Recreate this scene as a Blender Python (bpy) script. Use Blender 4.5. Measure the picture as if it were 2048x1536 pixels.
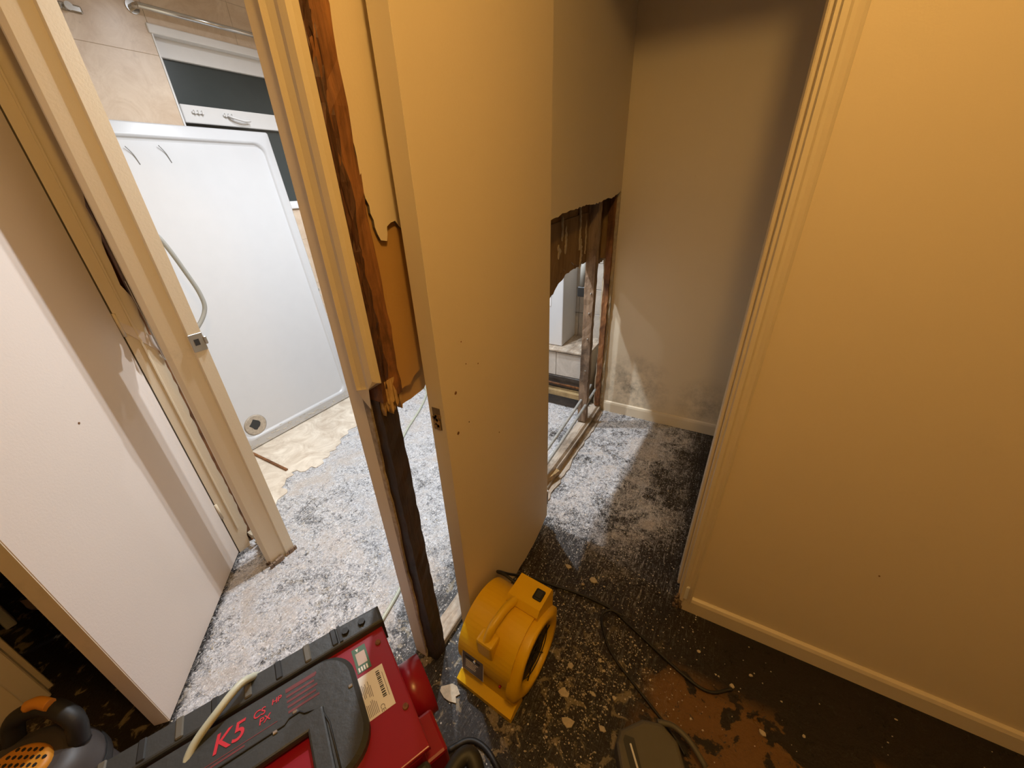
import bpy, bmesh, math, random
from mathutils import Vector, Matrix, noise
random.seed(7)
S = bpy.context.scene
for o in list(bpy.data.objects): bpy.data.objects.remove(o)
C = S.collection
# ------------------------------------------------------------------ camera
cam = bpy.data.cameras.new('camera'); camo = bpy.data.objects.new('camera', cam); C.objects.link(camo)
cam.sensor_width = 36; cam.lens = 765/2048*36; cam.clip_start = .01
_c = [[0.875244, -0.199466, 0.440637], [0.482564, 0.422014, -0.767487], [-0.032867, 0.884374, 0.46562]]
M4 = Matrix(_c).to_4x4(); M4.translation = (0, 0, 1.4); camo.matrix_world = M4
S.camera = camo
# ------------------------------------------------------------------ light and exposure
w = bpy.data.worlds.new('world'); S.world = w; w.use_nodes = True
w.node_tree.nodes['Background'].inputs[0].default_value = (.9, .75, .6, 1)
w.node_tree.nodes['Background'].inputs[1].default_value = .012
def lamp(name, loc, col, e, r):
    l = bpy.data.lights.new(name, 'POINT'); l.energy = e; l.color = col; l.shadow_soft_size = r
    o = bpy.data.objects.new(name, l); C.objects.link(o); o.location = loc; return o
lamp('hall_ceiling_bulb', (.095, .12, 2.28), (1, .59, .175), 27, .05)
def downlight(name, loc, col, e):
    l = bpy.data.lights.new(name, 'SPOT'); l.energy = e; l.color = col; l.shadow_soft_size = .02; l.spot_size = math.radians(170); l.spot_blend = 1.
    o = bpy.data.objects.new(name, l); C.objects.link(o); o.location = loc; return o
downlight('shower_room_downlight', (-1.21, 1.72, 2.30), (.86, .93, 1), 118)
downlight('shower_room_downlight', (-1.24, 1.18, 2.30), (.86, .93, 1), 104)
downlight('shower_room_downlight', (-1.85, 1.40, 2.30), (.88, .93, 1), 24)
S.view_settings.view_transform = 'Standard'; S.view_settings.look = 'None'
S.view_settings.exposure = 0.0; S.view_settings.gamma = 1; S.view_settings.use_curve_mapping = False

# ------------------------------------------------------------------ materials
class NT:
    def __init__(s, name):
        s.m = bpy.data.materials.new(name); s.m.use_nodes = True; s.t = s.m.node_tree; s.n = s.t.nodes
        s.b = s.n['Principled BSDF']
    def node(s, typ, **kw):
        x = s.n.new(typ)
        for k, v in kw.items(): setattr(x, k, v)
        return x
    def link(s, a, b): s.t.links.new(a, b)
    def val(s, sock, v):
        if hasattr(v, 'links'): s.link(v, sock)
        else: sock.default_value = v
    def pos(s, scale=(1, 1, 1), rot=(0, 0, 0), loc=(0, 0, 0)):
        g = s.node('ShaderNodeTexCoord'); mp = s.node('ShaderNodeMapping')
        mp.inputs['Scale'].default_value = scale; mp.inputs['Rotation'].default_value = rot; mp.inputs['Location'].default_value = loc
        s.link(g.outputs['Object'], mp.inputs[0]); return mp.outputs[0]
    def noise(s, scale, detail=4, rough=.6, vec=None, dist=0):
        x = s.node('ShaderNodeTexNoise'); x.inputs['Scale'].default_value = scale; x.inputs['Detail'].default_value = detail
        x.inputs['Roughness'].default_value = rough; x.inputs['Distortion'].default_value = dist
        s.link(vec if vec is not None else s.pos(), x.inputs['Vector']); return x.outputs['Fac']
    def ramp(s, fac, stops):
        x = s.node('ShaderNodeValToRGB'); s.link(fac, x.inputs[0]); e = x.color_ramp.elements
        while len(e) < len(stops): e.new(.5)
        for i, (p, c) in enumerate(stops):
            e[i].position = p; e[i].color = (c, c, c, 1) if isinstance(c, (int, float)) else (*c, 1)
        return x.outputs[0]
    def math(s, op, a, b=0., clamp=False):
        x = s.node('ShaderNodeMath', operation=op, use_clamp=clamp); s.val(x.inputs[0], a); s.val(x.inputs[1], b); return x.outputs[0]
    def mix(s, f, a, b):
        x = s.node('ShaderNodeMix', data_type='RGBA'); s.val(x.inputs[0], f)
        for i, v in ((6, a), (7, b)):
            if isinstance(v, tuple): x.inputs[i].default_value = (*v, 1)
            else: s.link(v, x.inputs[i])
        return x.outputs[2]
    def color(s, c):
        if isinstance(c, tuple): s.b.inputs['Base Color'].default_value = (*c, 1)
        else: s.link(c, s.b.inputs['Base Color'])
    def bump(s, h, strength=.3, dist=.01):
        x = s.node('ShaderNodeBump'); x.inputs['Strength'].default_value = strength; x.inputs['Distance'].default_value = dist
        s.link(h, x.inputs['Height']); s.link(x.outputs[0], s.b.inputs['Normal'])
    def rough(s, r): s.val(s.b.inputs['Roughness'], r)
def plain(name, c, r=.5, metal=0., var=.12, scale=14., bump=.0, spec=None):
    t = NT(name); f = t.noise(scale, 5)
    dk = tuple(max(0, x*(1-var)) for x in c); lt = tuple(min(1, x*(1+var*.6)) for x in c)
    t.color(t.mix(f, dk, lt)); t.rough(r); t.b.inputs['Metallic'].default_value = metal
    if bump: t.bump(t.noise(scale*9, 3), bump, .004)
    if spec is not None: t.b.inputs['Specular IOR Level'].default_value = spec
    return t.m
def paint(name, c, dirt=.25, r=.5):
    t = NT(name); f = t.noise(2.2, 5); col = t.mix(f, tuple(x*.93 for x in c), c)
    d = t.ramp(t.noise(9, 8, .7), [(.62, 0), (.8, 1)])
    col = t.mix(t.math('MULTIPLY', d, dirt), col, tuple(x*.45 for x in c))
    t.color(col); t.rough(r); t.bump(t.noise(160, 3), .12, .003); return t.m
M = {}
M['wall'] = paint('magnolia_wall_paint', (.74, .63, .46), .1, .55)
M['gloss'] = paint('cream_gloss_paint', (.72, .63, .48), .3, .35)
M['white_door'] = paint('white_door_paint', (.70, .62, .56), .12, .45)
M['ceil'] = plain('ceiling_paint', (.7, .64, .55), .8)
M['white'] = plain('white_acrylic', (.56, .56, .57), .3, var=.04)
M['upvc'] = plain('white_window_frame', (.72, .71, .7), .35, var=.05)
M['chrome'] = plain('chrome', (.6, .6, .6), .18, 1., .05)
M['steel'] = plain('dull_steel', (.45, .42, .38), .4, .9)
M['black'] = plain('black_rubber', (.012, .012, .012), .55)
M['blackp'] = plain('black_plastic', (.032, .034, .034), .42, var=.3, scale=8, bump=.15)
M['red'] = plain('red_coated_metal', (.27, .006, .022), .3, var=.15, scale=5)
M['redink'] = plain('red_print', (.5, .015, .03), .5)
M['redfaint'] = plain('worn_red_print', (.13, .02, .022), .6)
M['yellow'] = plain('yellow_plastic', (.76, .46, .008), .38, var=.08)
M['orange'] = plain('orange_plastic', (.6, .24, .02), .5)
M['greyp'] = plain('grey_plastic', (.10, .09, .07), .5, var=.3)
M['darkgrey'] = plain('dark_grey_plastic', (.06, .052, .05), .5, var=.3)
M['paper'] = plain('white_label_paper', (.72, .70, .67), .6, var=.06)
M['ink'] = plain('black_print', (.03, .03, .03), .6)
M['inkgrey'] = plain('grey_print', (.22, .21, .2), .6)
M['green'] = plain('green_print', (.06, .14, .08), .5, var=.3)
M['pink'] = plain('faded_pink_print', (.5, .38, .33), .5)
M['labelgrey'] = plain('worn_silver_label', (.14, .12, .12), .4, var=.35, scale=30)
M['hose'] = plain('pale_green_cable', (.48, .5, .4), .4)
M['greyhose'] = plain('grey_cable_sheath', (.30, .29, .26), .4)
M['silicone'] = plain('old_sealant', (.6, .55, .47), .6, var=.5, scale=60)
M['flake'] = plain('plaster_flake', (.52, .45, .34), .8, var=.5, scale=90)
M['glass'] = plain('night_window_glass', (.045, .055, .055), .25, var=.3, scale=3)
M['pipe'] = plain('whitened_copper_pipe', (.42, .42, .4), .4, .3, .5, 40)
M['drain'] = plain('dirty_drain', (.45, .38, .3), .6, var=.6, scale=60)
M['pinkpaper'] = plain('pinkish_paper', (.6, .48, .45), .7)
def wood(name, dark, light, axis=2, r=.65, sc=10):
    t = NT(name); s = [sc*5, sc*5, sc*5]; s[axis] = sc*.5
    f = t.noise(1, 7, .7, t.pos(tuple(s)), .6); f2 = t.noise(5, 6, .7)
    col = t.mix(t.ramp(f, [(.3, 0), (.72, 1)]), dark, light)
    col = t.mix(t.ramp(f2, [(.45, 0), (.7, 1)]), col, tuple(x*.35 for x in dark))
    t.color(col); t.rough(r); t.bump(f, .5, .006); return t.m
M['rot'] = wood('wet_rotten_timber', (.075, .024, .007), (.36, .15, .045))
M['bark'] = wood('dark_torn_timber', (.018, .006, .002), (.15, .06, .03), sc=26, r=.4)
M['darkwood'] = wood('black_wet_timber', (.012, .006, .003), (.075, .038, .016), r=.6)
M['stud'] = wood('grey_brown_stud', (.13, .08, .05), (.38, .27, .18))
M['sole'] = wood('plaster_stained_timber', (.3, .22, .15), (.62, .55, .46), axis=1)
M['splint'] = wood('fresh_splintered_wood', (.42, .25, .09), (.68, .46, .2), sc=20)
M['batten'] = wood('yellow_batten', (.3, .2, .08), (.5, .36, .18), axis=0)
M['brownboard'] = wood('dark_skirting_board', (.03, .02, .014), (.1, .075, .055), axis=0, r=.4)
# back of the plasterboard: stained brown card with lighter adhesive runs
t = NT('stained_board_back'); a = t.noise(1, 6, .65, t.pos((14, 14, 2.2)), .8); b = t.noise(6, 7, .7)
col = t.mix(t.ramp(a, [(.36, 0), (.66, 1)]), (.16, .085, .028), (.30, .185, .075))
col = t.mix(t.ramp(b, [(.6, 0), (.72, .8)]), col, (.055, .026, .008))
t.color(col); t.rough(.75); t.bump(b, .4, .008); M['boardback'] = t.m
t = NT('brown_card_face'); a = t.noise(3, 5); b = t.noise(11, 6, .7)
col = t.mix(a, (.40, .22, .065), (.52, .31, .1)); col = t.mix(t.ramp(b, [(.64, 0), (.78, .7)]), col, (.16, .085, .03))
t.color(col); t.rough(.7); M['card'] = t.m
M['gypsum'] = plain('broken_gypsum_edge', (.5, .42, .3), .9, var=.5, scale=50, bump=.5)
M['gypdark'] = plain('dirty_gypsum_edge', (.16, .12, .085), .9, var=.6, scale=40, bump=.5)
# mouldy wall at the back of the cupboard
t = NT('magnolia_paint_with_mould'); f = t.noise(2.2, 5); col = t.mix(f, (.66, .57, .43), (.72, .63, .48))
vs = t.node('ShaderNodeVectorMath', operation='DISTANCE'); t.link(t.pos(), vs.inputs[0]); vs.inputs[1].default_value = (-.42, 2.25, .2)
near = t.ramp(vs.outputs['Value'], [(.02, 1), (.28, 0)])
vs2 = t.node('ShaderNodeVectorMath', operation='DISTANCE'); t.link(t.pos(), vs2.inputs[0]); vs2.inputs[1].default_value = (.02, 2.25, .18)
near2 = t.ramp(vs2.outputs['Value'], [(.02, .6), (.2, 0)])
mo = t.ramp(t.noise(14, 8, .75), [(.42, 0), (.7, 1)])
col = t.mix(t.math('MULTIPLY', mo, t.math('ADD', near, near2, True)), col, (.12, .1, .075))
sp = t.ramp(t.noise(45, 4, .7), [(.73, 0), (.76, .6)])
col = t.mix(sp, col, (.3, .23, .15))
t.color(col); t.rough(.55); M['mould'] = t.m
# tiles
def tilemat(name, c1, c2, r):
    t = NT(name); oi = t.node('ShaderNodeObjectInfo')
    a = t.noise(7, 9, .72, None, 1.4); b = t.noise(35, 5, .7)
    col = t.mix(t.ramp(a, [(.3, 0), (.68, 1)]), c1, c2); col = t.mix(t.ramp(b, [(.6, 0), (.8, .5)]), col, tuple(x*.75 for x in c1))
    t.color(col); t.rough(r); return t.m
M['tile'] = tilemat('beige_marbled_tile', (.54, .40, .28), (.70, .57, .44), .3)
M['gtile'] = tilemat('grey_stone_tile', (.36, .32, .28), (.56, .52, .47), .35)
M['grout'] = plain('grout', (.5, .42, .32), .9)
M['vinyl'] = tilemat('beige_sheet_vinyl', (.46, .37, .28), (.80, .73, .62), .5)
# floor: black bitumen with scraped white plaster and adhesive, brown boards showing through
t = NT('scraped_bitumen_floor')
pz = t.node('ShaderNodeSeparateXYZ'); t.link(t.pos(), pz.inputs[0]); X, Y = pz.outputs['X'], pz.outputs['Y']
def mrange(v, a, b, c=0., d=1.):
    x = t.node('ShaderNodeMapRange'); t.link(v, x.inputs[0])
    for i, q in enumerate((a, b, c, d)): x.inputs[i+1].default_value = q
    return x.outputs[0]
wob = t.noise(4, 4)
xw = t.math('ADD', X, t.math('MULTIPLY', t.math('SUBTRACT', wob, .5), .5))
xy = t.math('ADD', X, Y)
wet = t.math('MULTIPLY', mrange(xw, -.5, -.9), t.math('MAXIMUM', mrange(Y, .41, .45), mrange(xy, -1.3, -1.2)))
sd = t.math('MULTIPLY', mrange(X, -.5, -.6), 1.0)                          # the shower room floor carries most of the plaster
cup = t.math('MULTIPLY', mrange(Y, .72, 1.4), mrange(xw, .2, -.15))
hall = t.math('MULTIPLY', mrange(Y, .2, .7), mrange(X, .15, -.25))
dens = t.math('MAXIMUM', wet, t.math('MAXIMUM', t.math('MULTIPLY', cup, .95), t.math('MULTIPLY', hall, .34)))
n1 = t.noise(5, 9, .68, None, .8); n2 = t.noise(26, 8, .75, None, 1.2); n3 = t.noise(95, 4, .7)
def streak(rot, sx, sy, lo=.6):
    v = t.pos((sx, sy, 1), (0, 0, rot)); f = t.noise(1, 4, .6, v, 1.6); return t.ramp(f, [(lo, 0), (lo+.05, 1)])
st = t.math('MAXIMUM', streak(.5, 95, 8), t.math('MAXIMUM', streak(2.0, 110, 7), t.math('MAXIMUM', streak(1.2, 130, 10), streak(2.7, 80, 5, .62))))
n4 = t.noise(70, 6, .8, None, 1.5)
film = t.math('ADD', t.math('MULTIPLY', n1, .40), t.math('ADD', t.math('MULTIPLY', n2, .34), t.math('MULTIPLY', n4, .26)))
thr = t.math('SUBTRACT', .60, t.math('ADD', t.math('MULTIPLY', dens, .16), t.math('ADD', t.math('MULTIPLY', wet, .035), t.math('MULTIPLY', cup, .02))))
cover = t.math('MULTIPLY', t.math('SUBTRACT', film, thr), 10., True)
cover = t.math('MULTIPLY', cover, t.math('ADD', .12, t.math('MULTIPLY', dens, .8)))
stf = t.math('MULTIPLY', t.math('MULTIPLY', st, t.ramp(n2, [(.4, 0), (.6, 1)])), dens)
vo = t.node('ShaderNodeTexVoronoi'); vo.inputs['Scale'].default_value = 150; t.link(t.pos(), vo.inputs['Vector'])
vr = t.node('ShaderNodeSeparateColor'); t.link(vo.outputs['Color'], vr.inputs[0])
fl = t.math('MULTIPLY', t.math('LESS_THAN', vo.outputs['Distance'], t.math('MULTIPLY', n4, .7)), t.math('GREATER_THAN', vr.outputs[0], t.math('SUBTRACT', 1.0, t.math('MULTIPLY', dens, .25))))
brn = t.ramp(t.noise(4.6, 8, .6, t.pos((1, 1, 1), (0, 0, 0), (3.1, 1.75, 0)), .5), [(.47, 0), (.482, 1)])
brn = t.math('MULTIPLY', brn, mrange(xw, -.02, .1)); brn = t.math('MULTIPLY', brn, mrange(Y, .84, .78)); brn = t.math('MULTIPLY', brn, mrange(xw, .75, .6))
base = t.mix(n2, (.004, .003, .003), (.017, .012, .009))
base = t.mix(brn, base, t.mix(n2, (.09, .04, .009), (.2, .10, .03)))
dst = t.math('MULTIPLY', t.ramp(n4, [(.45, 0), (.66, 1)]), t.math('ADD', .03, t.math('MULTIPLY', dens, .5)))
base = t.mix(dst, base, t.mix(wet, (.15, .12, .095), (.24, .24, .26)))
white = t.mix(t.ramp(n4, [(.35, 0), (.65, 1)]), (.24, .245, .275), (.86, .86, .88))
white = t.mix(t.ramp(n1, [(.48, 0), (.62, .7)]), white, (.50, .43, .37))
beige = t.ramp(t.noise(20, 7, .62, t.pos((1, 1, 1), (0, 0, .4), (1, 5, 0)), .7), [(.56, 0), (.6, 1)])
beige = t.math('MULTIPLY', beige, t.math('MULTIPLY', mrange(xw, .12, .02), mrange(Y, .95, .7)))
base = t.mix(t.math('MULTIPLY', beige, .8), base, t.mix(n4, (.10, .075, .04), (.36, .29, .18)))
col = t.mix(cover, base, white)
col = t.mix(t.math('MULTIPLY', stf, .9, True), col, (.80, .80, .81))
spark = t.math('MULTIPLY', t.ramp(t.noise(150, 3, .6, None, .6), [(.60, 0), (.66, 1)]), t.math('MULTIPLY', dens, 1.0))
col = t.mix(t.math('MULTIPLY', spark, .9, True), col, (.88, .87, .86))
dark = t.math('MULTIPLY', t.ramp(t.noise(38, 6, .75, None, 1.5), [(.34, 1), (.42, 0)]), t.math('SUBTRACT', 1., t.math('MULTIPLY', wet, .45)))
col = t.mix(dark, col, (.03, .028, .028))
col = t.mix(fl, col, (.60, .56, .50))
t.color(col); t.rough(t.ramp(n2, [(.3, .18), (.7, .6)])); t.b.inputs['Specular IOR Level'].default_value = .35
hh = t.math('ADD', t.math('MULTIPLY', film, .6), t.math('ADD', t.math('MULTIPLY', n3, .5), t.math('ADD', fl, t.math('MULTIPLY', stf, .4))))
t.bump(hh, .65, .008); M['floor'] = t.m

# ------------------------------------------------------------------ helpers
def tag(o, label=None, cat=None, group=None, kind=None):
    for k, v in (('label', label), ('category', cat), ('group', group), ('kind', kind)):
        if v: o[k] = v
    return o
def empty(name, loc=(0, 0, 0), rz=0, **kw):
    o = bpy.data.objects.new(name, None); C.objects.link(o); o.location = loc; o.rotation_euler = (0, 0, rz); o.empty_display_size = .05
    return tag(o, **kw)
def obj(name, bm, mat, parent=None, smooth=False, world=True, **kw):
    """link a bmesh; when world is True its coordinates are world ones and the parent is only translated"""
    bmesh.ops.recalc_face_normals(bm, faces=bm.faces)
    me = bpy.data.meshes.new(name); bm.to_mesh(me); bm.free()
    mats = mat if isinstance(mat, (list, tuple)) else [mat]
    for m in mats: me.materials.append(M[m] if isinstance(m, str) else m)
    if smooth:
        for p in me.polygons: p.use_smooth = True
    o = bpy.data.objects.new(name, me); C.objects.link(o)
    if parent:
        o.parent = parent
        if world:
            p = parent; off = Vector()
            while p: off += p.location; p = p.parent
            me.transform(Matrix.Translation(-off))
    return tag(o, **kw)
def nb(): return bmesh.new()
def box(bm, x0, x1, y0, y1, z0, z1, bev=0., seg=1, mi=0):
    b = bmesh.new()
    vs = [b.verts.new((x, y, z)) for x in (x0, x1) for y in (y0, y1) for z in (z0, z1)]
    for f in ((0, 1, 3, 2), (4, 6, 7, 5), (0, 4, 5, 1), (2, 3, 7, 6), (0, 2, 6, 4), (1, 5, 7, 3)): b.faces.new([vs[i] for i in f])
    if bev: bmesh.ops.bevel(b, geom=b.edges[:], offset=bev, segments=seg, affect='EDGES', profile=.5)
    return merge(bm, b, mi)
def merge(bm, b, mi=0, mat=None):
    bmesh.ops.recalc_face_normals(b, faces=b.faces)
    if mat is not None: bmesh.ops.transform(b, matrix=mat, verts=b.verts)
    mp = {v: bm.verts.new(v.co) for v in b.verts}
    for f in b.faces:
        g = bm.faces.new([mp[v] for v in f.verts]); g.material_index = mi; g.smooth = f.smooth
    b.free(); return bm
def prism(bm, pts, axis, c0, c1, mi_edge=0, bev=0.):
    """extrude a 2-D outline: axis 'x' takes (y,z), 'y' takes (x,z), 'z' takes (x,y)"""
    def P(p, c): return {'x': (c, p[0], p[1]), 'y': (p[0], c, p[1]), 'z': (p[0], p[1], c)}[axis]
    b = bmesh.new(); lo = [b.verts.new(P(p, c0)) for p in pts]; hi = [b.verts.new(P(p, c1)) for p in pts]
    n = len(pts); f1 = b.faces.new(lo[::-1]); f2 = b.faces.new(hi)
    for i in range(n):
        f = b.faces.new((lo[i], lo[(i+1) % n], hi[(i+1) % n], hi[i])); f.material_index = mi_edge
    if bev: bmesh.ops.bevel(b, geom=list(f2.edges), offset=bev, segments=3, affect='EDGES', profile=.5)
    b.normal_update(); bmesh.ops.triangulate(b, faces=[f for f in b.faces if len(f.verts) > 4], ngon_method='EAR_CLIP')
    bmesh.ops.recalc_face_normals(b, faces=b.faces)
    mp = {v: bm.verts.new(v.co) for v in b.verts}
    for f in b.faces:
        g = bm.faces.new([mp[v] for v in f.verts]); g.material_index = f.material_index
    b.free(); return bm
def jag(pts, amp, step):
    """roughen an open 2-D polyline"""
    out = []
    for (a, b) in zip(pts, pts[1:]):
        d = math.dist(a, b); n = max(1, int(d/step)); nx, ny = -(b[1]-a[1])/d, (b[0]-a[0])/d
        for i in range(n):
            f = i/n; j = 0 if i == 0 else random.uniform(-amp, amp)
            out.append((a[0]+(b[0]-a[0])*f+nx*j, a[1]+(b[1]-a[1])*f+ny*j))
    return out+[pts[-1]]
def rrect(x0, x1, y0, y1, r, n=6):
    out = []
    for cx, cy, a in ((x1-r, y1-r, 0), (x0+r, y1-r, 90), (x0+r, y0+r, 180), (x1-r, y0+r, 270)):
        for i in range(n+1):
            q = math.radians(a+90*i/n); out.append((cx+r*math.cos(q), cy+r*math.sin(q)))
    return out
def cyl(bm, p0, p1, r0, r1=None, n=20, mi=0, caps=True):
    p0, p1 = Vector(p0), Vector(p1); r1 = r0 if r1 is None else r1
    d = (p1-p0).normalized(); a = d.orthogonal().normalized(); bb = d.cross(a)
    A = [bm.verts.new(p0+(a*math.cos(q)+bb*math.sin(q))*r0) for q in [2*math.pi*i/n for i in range(n)]]
    B = [bm.verts.new(p1+(a*math.cos(q)+bb*math.sin(q))*r1) for q in [2*math.pi*i/n for i in range(n)]]
    for i in range(n):
        f = bm.faces.new((A[i], A[(i+1) % n], B[(i+1) % n], B[i])); f.material_index = mi; f.smooth = True
    if caps:
        for L in (A[::-1], B): bm.faces.new(L).material_index = mi
    return bm
def spline(pts, sub=8):
    P = [Vector(p) for p in pts]; P = [2*P[0]-P[1]]+P+[2*P[-1]-P[-2]]; out = []
    for i in range(1, len(P)-2):
        for k in range(sub):
            s = k/sub
            out.append(.5*(2*P[i]+(P[i+1]-P[i-1])*s+(2*P[i-1]-5*P[i]+4*P[i+1]-P[i+2])*s*s+(3*P[i]-P[i-1]-3*P[i+1]+P[i+2])*s**3))
    return out+[P[-2]]
def tube(bm, pts, r, n=8, sub=8, smooth=True, flat=1.):
    path = spline(pts, sub) if sub else [Vector(p) for p in pts]; prev = None; rings = []
    for i, p in enumerate(path):
        d = (path[min(i+1, len(path)-1)]-path[max(i-1, 0)]).normalized()
        a = Vector((0, 0, 1)).cross(d)
        if a.length < .05: a = prev or Vector((1, 0, 0))
        a.normalize(); b = d.cross(a).normalized()
        if prev and a.dot(prev) < 0: a, b = -a, -b
        prev = a
        rings.append([bm.verts.new(p+a*math.cos(q)*r*flat+b*math.sin(q)*r) for q in [2*math.pi*k/n for k in range(n)]])
    for A, B in zip(rings, rings[1:]):
        for k in range(n):
            f = bm.faces.new((A[k], A[(k+1) % n], B[(k+1) % n], B[k])); f.smooth = smooth
    bm.faces.new(rings[0][::-1]); bm.faces.new(rings[-1]); return bm
def text(name, body, size, mat, parent, loc, rz=0., rx=0., shear=0., depth=.0004):
    cu = bpy.data.curves.new(name, 'FONT'); cu.body = body; cu.size = size; cu.extrude = depth; cu.shear = shear; cu.offset = .0005*size/.05
    tmp = bpy.data.objects.new('tmp', cu); C.objects.link(tmp)
    me = bpy.data.meshes.new_from_object(tmp.evaluated_get(bpy.context.evaluated_depsgraph_get()))
    bpy.data.objects.remove(tmp)
    me.materials.clear(); me.materials.append(M[mat]); o = bpy.data.objects.new(name, me); C.objects.link(o)
    o.parent = parent; o.location = loc; o.rotation_euler = (rx, 0, rz); return o
def struct(name, bm, mat, **kw): return obj(name, bm, mat, kind='structure', **kw)

# ================================================================== THE SETTING
H0 = 2.36
b = nb(); n = 60                                            # one floor through all rooms
box(b, -3.4, 1.7, -1.6, 2.6, -.05, 0); struct('floor', b, 'floor', label='black bitumen floor smeared with scraped white plaster')
b = box(nb(), -3.4, 1.7, -1.6, 2.65, H0, H0+.05); struct('ceiling', b, 'ceil', label='plain ceiling above hall and shower room')
b = box(nb(), .1, 1.6, 1.04, 1.14, 0, H0); wr = struct('wall_right', b, 'wall', label='magnolia hall wall right of the cupboard')
for (x, z, r) in ((.62, 1.03, .0035), (.74, 1.345, .004), (.51, .44, .002)):
    c = cyl(nb(), (x, 1.0405, z), (x, 1.0385, z), r, n=7); obj('nail_hole', c, 'rot', wr)
struct('wall_back', box(nb(), -.632, .62, 2.25, 2.33, 0, H0), 'mould', label='back wall of the cupboard with grey mould low down')
struct('wall_cupboard_right', box(nb(), .5, .6, 1.14, 2.25, 0, H0), 'wall', label='right side wall of the cupboard')
struct('wall_cupboard_head', box(nb(), -.6, .1, 1.06, 1.16, 2.12, H0), 'wall', label='wall above the cupboard opening')
struct('wall_hall_end', box(nb(), 1.6, 1.7, -1.6, 1.14, 0, H0), 'wall', label='end wall of the hall behind the viewer')
struct('wall_hall_front', box(nb(), -3.4, 1.7, -1.7, -1.6, 0, H0), 'wall', label='hall wall behind the viewer')
b = nb(); box(b, -1.72, -1.64, -1.6, -.21, 0, H0); box(b, -1.72, -1.64, -.21, .40, 2.0, H0)
struct('wall_left', b, 'wall', label='hall wall around the left doorway')
b = nb(); box(b, -3.4, -1.7105, .46, .54, 0, H0); box(b, -1.66, -.6, .45, .53, 2.0, H0)
struct('wall_shower_front', b, 'wall', label='wall over the shower room doorway')
struct('wall_other_room', box(nb(), -3.4, -3.3, -1.6, .46, 0, H0), 'wall', label='far wall of the dark room on the left')
# baseboards
def skirting(name, pts, axis, c0, c1, **kw):
    return struct(name, prism(nb(), pts, axis, c0, c1), 'gloss', **kw)
skirting('baseboard_right', [(1.04, 0), (1.026, 0), (1.026, .055), (1.03, .066), (1.036, .07), (1.04, .07)], 'x', .085, 1.6, label='cream painted baseboard under the right hall wall')
skirting('baseboard_back', [(2.25, 0), (2.238, 0), (2.238, .06), (2.241, .072), (2.25, .076)], 'x', -.575, .5, label='cream baseboard along the cupboard back wall')
skirting('baseboard_end', [(1.6, 0), (1.585, 0), (1.585, .07), (1.6, .07)], 'y', -1.6, 1.04, label='cream baseboard on the hall end wall')
# ---- cupboard frame, right side: lining, stop bead and architrave
tr = empty('trim_1', (.09, 1.08, 0), kind='structure', label='cream cupboard door frame at the right wall')
z0 = .0
obj('frame_lining', prism(nb(), jag([(.068, .06), (.076, .02), (.1, .0)], .003, .02)+[(.1, 2.12), (.068, 2.12)], 'y', 1.045, 1.17), 'gloss', tr)
obj('stop_bead', box(nb(), .058, .069, 1.085, 1.17, .05, 2.12, .003), 'gloss', tr)
b = prism(nb(), [(.074, 1.046), (.076, 1.022), (.086, 1.02), (.091, 1.026), (.098, 1.028), (.107, 1.022), (.113, 1.026), (.115, 1.04), (.115, 1.046)], 'z', .05, 2.15)
obj('architrave', b, 'gloss', tr)
b = box(nb(), .084, .098, 1.02, 1.028, .066, .13, .002); obj('corner_block', b, 'upvc', tr)
b = nb()
for _ in range(26):
    x = random.uniform(.06, .09); y = random.uniform(1.02, 1.06); z = random.uniform(.0, .05); s = random.uniform(.002, .006)
    box(b, x-s, x+s, y-s, y+s, max(0, z-s), z+s*1.6)
obj('splintered_foot', b, 'stud', tr)
# ---- shower room doorway, right side (the broken post)
pt = empty('trim_2', (-.655, .47, 0), kind='structure', label='broken cream door post between shower room and cupboard')
obj('door_lining', prism(nb(), [(-.68, .462), (-.634, .462), (-.634, .513), (-.68, .513)], 'z', 0, 2.02), 'gloss', pt)
arch = [(-.6365, .463), (-.636, .452), (-.628, .447), (-.62, .452), (-.607, .455), (-.592, .449), (-.578, .45), (-.573, .456), (-.573, .4675), (-.62, .4675)]
b = nb(); zb = [1.035, 1.02, 1.03, 1.005, .985, 1.04, 1.06, 1.055, 1.05, 1.02]
lo = [b.verts.new((x, y, z)) for (x, y), z in zip(arch, zb)]; hi = [b.verts.new((x, y, 2.05)) for x, y in arch]
for i in range(len(arch)): b.faces.new((lo[i], lo[(i+1) % len(arch)], hi[(i+1) % len(arch)], hi[i]))
b.faces.new(lo[::-1]); b.faces.new(hi); b.normal_update(); bmesh.ops.triangulate(b, faces=[f for f in b.faces if len(f.verts) > 4], ngon_method='EAR_CLIP')
obj('architrave', b, 'gloss', pt)
b = nb()                                                     # ragged paint edge left on the lining below the break
L = jag([(-.634, .02), (-.624, .3), (-.628, .46), (-.622, .6), (-.626, .8), (-.62, .96), (-.622, 1.04)], .003, .03)
prism(b, [(-.636, 1.04), (-.636, .02)]+L, 'y', .4615, .4675); obj('torn_edge', b, 'sole', pt)
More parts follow.
